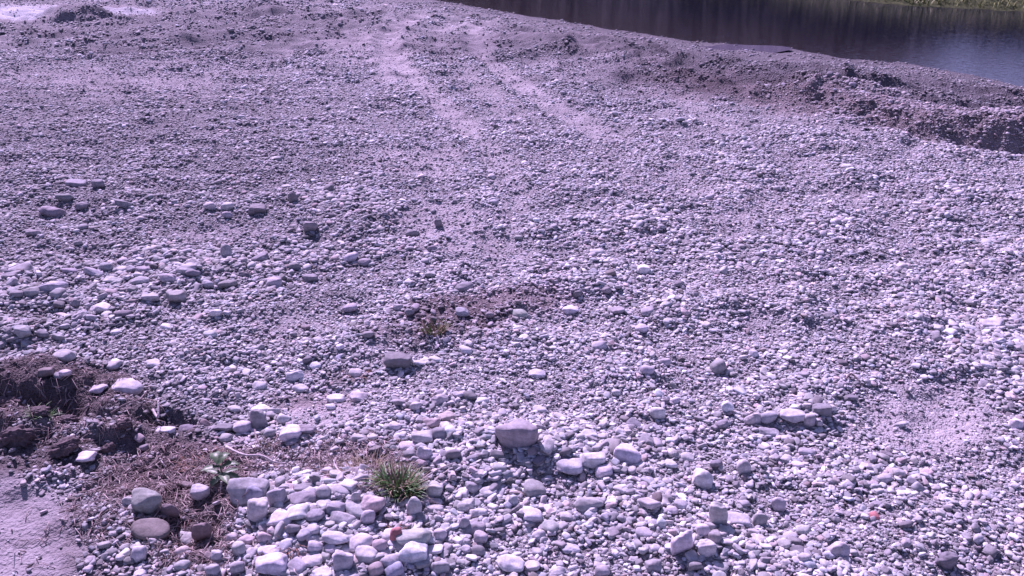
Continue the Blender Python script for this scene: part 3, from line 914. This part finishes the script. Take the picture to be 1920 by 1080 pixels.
TWIGS = [  # photo points with height above the ground, radius px, material, label
    ([(425, 842, .05), (455, 848, .10), (490, 852, .09), (515, 866, .05), (538, 871, .02)], 2.6, M_twig, 'thick curved bare stick arching over the reddish soil'),
    ([(626, 860, .06), (630, 878, .03), (645, 893, .02), (662, 903, .02), (690, 906, .02)], 2.0, M_twig, 'pale bent stem curling down towards the green grass tuft'),
    ([(790, 897, .03), (812, 884, .05), (835, 870, .07), (854, 865, .08)], 2.0, M_twig, 'straight pale stem sticking out beside the green grass tuft over a dark cobble'),
    ([(545, 860, .01), (547, 845, .09), (546, 836, .14), (536, 838, .15)], 1.2, M_twig_dark, 'thin upright hooked stem behind the curved stick'),
    ([(478, 806, .04), (481, 825, .02), (487, 840, .01)], 2.2, M_twig_dark, 'dark short twig leaning against the tall cluster stone'),
    ([(525, 1012, .02), (545, 1026, .03), (575, 1034, .03), (620, 1040, .02), (640, 1044, .01)], 1.8, M_twig_dark, 'brown twig lying across the cobble heap'),
    ([(447, 938, .02), (455, 930, .06), (466, 918, .10)], 1.2, M_twig_dark, 'thin grey twig leaning on the flat slab of the heap'),
    ([(414, 897, .10), (415, 910, .05), (413, 922, .01)], 2.0, M_twig, 'short pale upright stalk under the leafy weed'),
    ([(436, 992, .01), (443, 965, .04), (447, 945, .07), (440, 935, .09)], 1.3, M_twig_dark, 'thin crooked twig rising from dark soil by the egg-shaped cobble'),
    ([(374, 1040, .02), (390, 1022, .05), (400, 1005, .06)], 1.8, M_twig_dark, 'grey twig leaning in front of the upright brown stone'),
    ([(215, 903, .01), (222, 893, .02)], 2.4, M_twig, 'tiny pale splinter on the soil by the sand patch'),
    ([(26, 1066, .02), (28, 1050, .06), (28, 1036, .1)], 1.6, M_twig, 'lone pale stalk sticking up from the sand patch'),
    ([(300, 860, .02), (306, 868, .02), (312, 876, .01)], 1.8, M_twig, 'short straw-coloured twig on reddish soil'),
    ([(553, 1055, .02), (552, 1070, .04), (560, 1079, .02)], 1.6, M_twig, 'pale curved stalk beside the big white block'),
    ([(262, 752, .05), (272, 742, .08)], 1.6, M_twig_dark, 'short dark root end poking out of the scarp'),
    ([(205, 760, .04), (235, 757, .06), (262, 752, .05)], 2.0, M_twig_dark, 'brown root lying along the top of the scarp'),
    ([(288, 776, .03), (292, 762, .10), (297, 752, .14)], 3.0, M_twig, 'forked pale stub standing in the dark hollow'),
    ([(1770 - 10, 1044, .08), (1757, 1038, .1)], 1.6, M_twig_dark, 'short dark twig touching the dark block'),
    ([(1585, 712, .02), (1596, 703, .05), (1612, 715, .03)], 2.4, M_twig_dark, 'short dark stick lying on fine gravel'),
    ([(1300, 545, .04), (1330, 540, .05), (1352, 534, .03)], 1.6, M_twig, 'thin pale curved stem on the open gravel')]
for pts, r, mm, lab in TWIGS:
    P3 = []
    for px, py, hh in pts:
        x, y, z = ground_at(px, py)
        # move to where a point at that height stands on the same spot of ground below the line of sight
        dx, dy, dz = ray(px, py)
        tq = (z + hh - CAMH) / dz
        P3.append((dx * tq, dy * tq, float(height(np.array([dx * tq]), np.array([dy * tq]))[0]) + hh))
    path = smooth_path(P3, 16)
    k = ppm(*P3[0])
    rad = [max(.0025, r / k * (1.0 - .45 * i / 15)) * (1 + .12 * math.sin(i * 2.3)) for i in range(16)]
    link('twig', py_mesh('twig', [tube(path, rad)]), mm, label=lab, category='twig', group='bare twigs and stems')

def blade(base, az_, lean, ln, wd, droop, n=6):
    V, F = [], []
    d = np.array([math.cos(az_), math.sin(az_), 0])
    side = np.array([-d[1], d[0], 0])
    p = np.array(base, float)
    ang = lean
    for i in range(n + 1):
        w = wd * (1 - (i / n) ** 1.6) * (.7 + .3 * min(1, i / 1.5)) + .0004
        nrm = np.array([0, 0, 1]) * .25 * w
        V += [p - side * w, p + nrm * 0 - d * w * .35, p + side * w]
        p = p + (d * math.sin(ang) + np.array([0, 0, math.cos(ang)])) * ln / n
        ang += droop / n
    for i in range(n):
        a = i * 3
        F += [(a, a + 1, a + 4, a + 3), (a + 1, a + 2, a + 5, a + 4)]
    return V, F

def tuft(px, py, rad_px, n, ln, wd, mat_, part, name, lab, seed, lean=(.1, 1.0), droop=(.3, 1.6), extra=None):
    q = np.random.RandomState(seed)
    x0, y0, z0 = ground_at(px, py)
    k = ppm(x0, y0, z0)
    root = bpy.data.objects.new(name, None)
    C.objects.link(root)
    root.location = (x0, y0, z0)
    root['label'], root['category'] = lab, 'plant'
    def blades(cnt, l0, w0):
        parts = []
        for _ in range(cnt):
            a, rr_ = q.rand() * 6.28, rad_px / k * math.sqrt(q.rand())
            bx, by = rr_ * math.cos(a), rr_ * math.sin(a) * .7
            bz = float(height(np.array([x0 + bx]), np.array([y0 + by]))[0]) - z0 - .01
            parts.append(blade((bx, by, bz), a + q.normal(0, .7), q.uniform(*lean), l0 * q.uniform(.45, 1.15), w0 * q.uniform(.6, 1.2), q.uniform(*droop)))
        return parts
    link(part, py_mesh(part, blades(n, ln, wd)), mat_, root)
    for pn, cnt, l0, w0, m2 in extra or ():
        link(pn, py_mesh(pn, blades(cnt, l0, w0)), m2, root)
    return root

tuft(748, 918, 34, 300, .18, .0058, M_grass, 'green_blades', 'grass_tuft', 'green grass tuft with dry blades at the edge of the cobble heap', 3,
     extra=[('dry_blades', 170, .21, .004, M_straw)])
tuft(690, 880, 40, 190, .16, .0032, M_straw, 'dry_blades', 'dry_grass', 'tangle of dead straw beside the green grass tuft', 4, (.6, 1.4), (.2, 1.0))
tuft(815, 626, 20, 110, .17, .005, M_straw, 'dry_blades', 'dry_grass', 'dry olive grass tuft on the reddish soil in mid field', 5, (.05, .7), (.1, .8), extra=[('green_blades', 50, .16, .004, M_grass)])
tuft(548, 1022, 15, 90, .13, .0035, M_rust, 'dead_leaves', 'dead_sprig', 'rust-brown dead sprig lying on the cobble heap', 6, (.7, 1.5), (.2, .9))
tuft(385, 868, 42, 130, .12, .0032, M_rust, 'dead_stems', 'dead_sprig', 'matted reddish dead stems behind the leafy weed', 8, (.7, 1.5), (.1, .7), extra=[('dry_blades', 60, .12, .003, M_straw)])
tuft(742, 992, 8, 26, .08, .005, M_rust, 'dead_leaves', 'dead_sprig', 'small dark red dead leaf cluster above the brick-red stone', 9, (.4, 1.2), (.2, 1.0))
tuft(490, 842, 16, 36, .10, .0028, M_straw, 'dry_blades', 'dry_grass', 'wisp of short dry grass behind the curved stick', 10, (.1, .8), (.1, .8))
tuft(75, 778, 18, 36, .12, .004, M_grass, 'green_blades', 'grass_tuft', 'faint dark green weed growing on the soil mound face', 12, (.3, 1.2), (.3, 1.2))
tuft(670, 706, 22, 60, .10, .003, M_rust, 'dead_stems', 'dead_sprig', 'low brown dead stems near the dark rock', 13, (.6, 1.4), (.2, .8))
tuft(335, 1010, 40, 70, .09, .003, M_rust, 'dead_stems', 'dead_sprig', 'scattered brown dead stems around the upright brown stone', 14, (.8, 1.5), (.1, .5))

# the broad-leaved weed
def leaf(base, az_, ln, wd, rise, q):
    n, m = 9, 5
    d = np.array([math.cos(az_), math.sin(az_), 0]); side = np.array([-d[1], d[0], 0])
    V, F = [], []
    for i in range(n):
        t = i / (n - 1)
        c = np.array(base) + d * ln * t + np.array([0, 0, rise * math.sin(t * 2.2) - .02 * t])
        w = wd * math.sin(math.pi * min(1, t * .93 + .07)) ** .8 * (1 + .18 * math.sin(t * 19 + q.rand()))
        for j in range(m):
            s2 = (j / (m - 1) - .5) * 2
            V.append(c + side * w * s2 + np.array([0, 0, abs(s2) * w * .35]))
    for i in range(n - 1):
        for j in range(m - 1):
            a = i * m + j
            F.append((a, a + 1, a + m + 1, a + m))
    return V, F
q = np.random.RandomState(31)
x0, y0, z0 = ground_at(418, 900)
wd_root = bpy.data.objects.new('weed', None)
C.objects.link(wd_root)
wd_root.location = (x0, y0, z0)
wd_root['label'], wd_root['category'] = 'small leafy weed with jagged grey-green leaves growing on dark soil', 'plant'
st = [(0, 0, -.02), (.005, .0, .04), (-.005, .01, .09), (-.02, .02, .13)]
link('stem', py_mesh('stem', [tube(smooth_path(st, 8), [.006] * 8)]), M_weed, wd_root)
for hgt, a, ln, w, ri in [(h_, a_, l_ * 1.35, w_ * 1.3, r_) for h_, a_, l_, w_, r_ in ((.13, 2.1, .10, .032, .05), (.13, 1.1, .09, .026, .05), (.11, 3.5, .10, .022, .02), (.10, .2, .11, .024, .04), (.06, 5.3, .12, .026, .03), (.05, 5.9, .13, .022, .03), (.04, 4.4, .10, .024, .02), (.05, 2.8, .11, .02, .02), (.04, .7, .1, .02, .02))]:
    link('leaf', py_mesh('leaf', [leaf((-.02 * hgt / .13, .02 * hgt / .13, hgt), a, ln, w, ri, q)]), M_weed, wd_root)

# straw and stem litter on the soil: uncountable
q = np.random.RandomState(41)
parts = []
for cx, cy, rx, ry, n in ((330, 880, 150, 60, 420), (220, 950, 100, 70, 170), (120, 760, 190, 70, 260), (360, 980, 90, 90, 260), (690, 880, 100, 60, 260), (560, 850, 110, 36, 130), (90, 1010, 90, 60, 14), (450, 1050, 90, 40, 60)):
    for _ in range(int(n * 1.8)):
        a, r_ = q.rand() * 6.28, math.sqrt(q.rand())
        X, Y = on_plane(cx + rx * r_ * math.cos(a), cy + ry * r_ * math.sin(a))
        ln, th = q.uniform(.03, .16), q.rand() * 6.28
        e = np.array([math.cos(th), math.sin(th)]) * ln / 2
        bend = q.normal(0, .2) * ln
        xs_ = np.array([X - e[0], X - e[1] * 0 + bend * -math.sin(th), X + e[0]]); ys_ = np.array([Y - e[1], Y + bend * math.cos(th), Y + e[1]])
        zs_ = height(xs_, ys_) + np.array([.004, .012 + q.rand() * .02, .004 + q.rand() * .03])
        r0 = q.uniform(.0016, .0046)
        parts.append(tube(list(zip(xs_, ys_, zs_)), [r0, r0, r0 * .5], 4))
link('litter', py_mesh('litter', parts), M_litter, kind='stuff', label='scattered straw and dead stem bits on the dark soil', category='litter')

# ------------------------------------------------------------------ the far bank: rough grass at the water, dark bushes behind
q = np.random.RandomState(51)
parts = []
for _ in range(5200):
    x = q.uniform(8, 40)
    y = float(line_y(_fs, np.array([x]))[0]) + .3 + abs(q.normal(0, 2.6))
    z = float(height(np.array([x]), np.array([y]))[0])
    parts.append(blade((x, y, z - .02), q.rand() * 6.28, q.uniform(.1, .8), q.uniform(.15, .5), q.uniform(.012, .03), q.uniform(.2, 1.4), 3))
link('bank_grass', py_mesh('bank_grass', parts), M_bank, kind='stuff', label='rough yellowish grass along the far river bank', category='grass')

V, n = [], 46000
bx = q.uniform(-70, 62, n)
by0 = line_y(_fs, bx)
tall = 3.0 + 2.4 * np.clip(.5 + fbm(bx * .12, bx * 0 + 4, 3), 0, 1.3)
tall = tall * np.interp(bx / np.maximum(by0, 1), [.2, .40, .50], [1.25, 1.0, .22])
cl = q.uniform(0, 1, n)
by = by0 + np.interp(bx, [0, 12, 20], [1.2, 3.0, 5.0]) + q.uniform(0, 4.5, n)
bz = height(bx, by, False) + tall * cl * np.sqrt(np.clip(1 - ((by - by0 - 5) / 6) ** 2, .1, 1))
Vv, Ff = [], []
for i in range(n):
    c0 = np.array([bx[i], by[i], bz[i]])
    a = q.normal(size=3); a /= np.linalg.norm(a)
    b = np.cross(a, q.normal(size=3)); b /= np.linalg.norm(b)
    s = q.uniform(.10, .26)
    o = len(Vv)
    Vv += [c0 - a * s, c0 + b * s * .5, c0 + a * s, c0 - b * s * .5]
    Ff.append((o, o + 1, o + 2, o + 3))
link('riverside_bushes', tri_mesh('riverside_bushes', np.array(Vv), np.array(Ff), False), M_bush, kind='stuff', label='dark thicket of bushes lining the far bank', category='bushes')
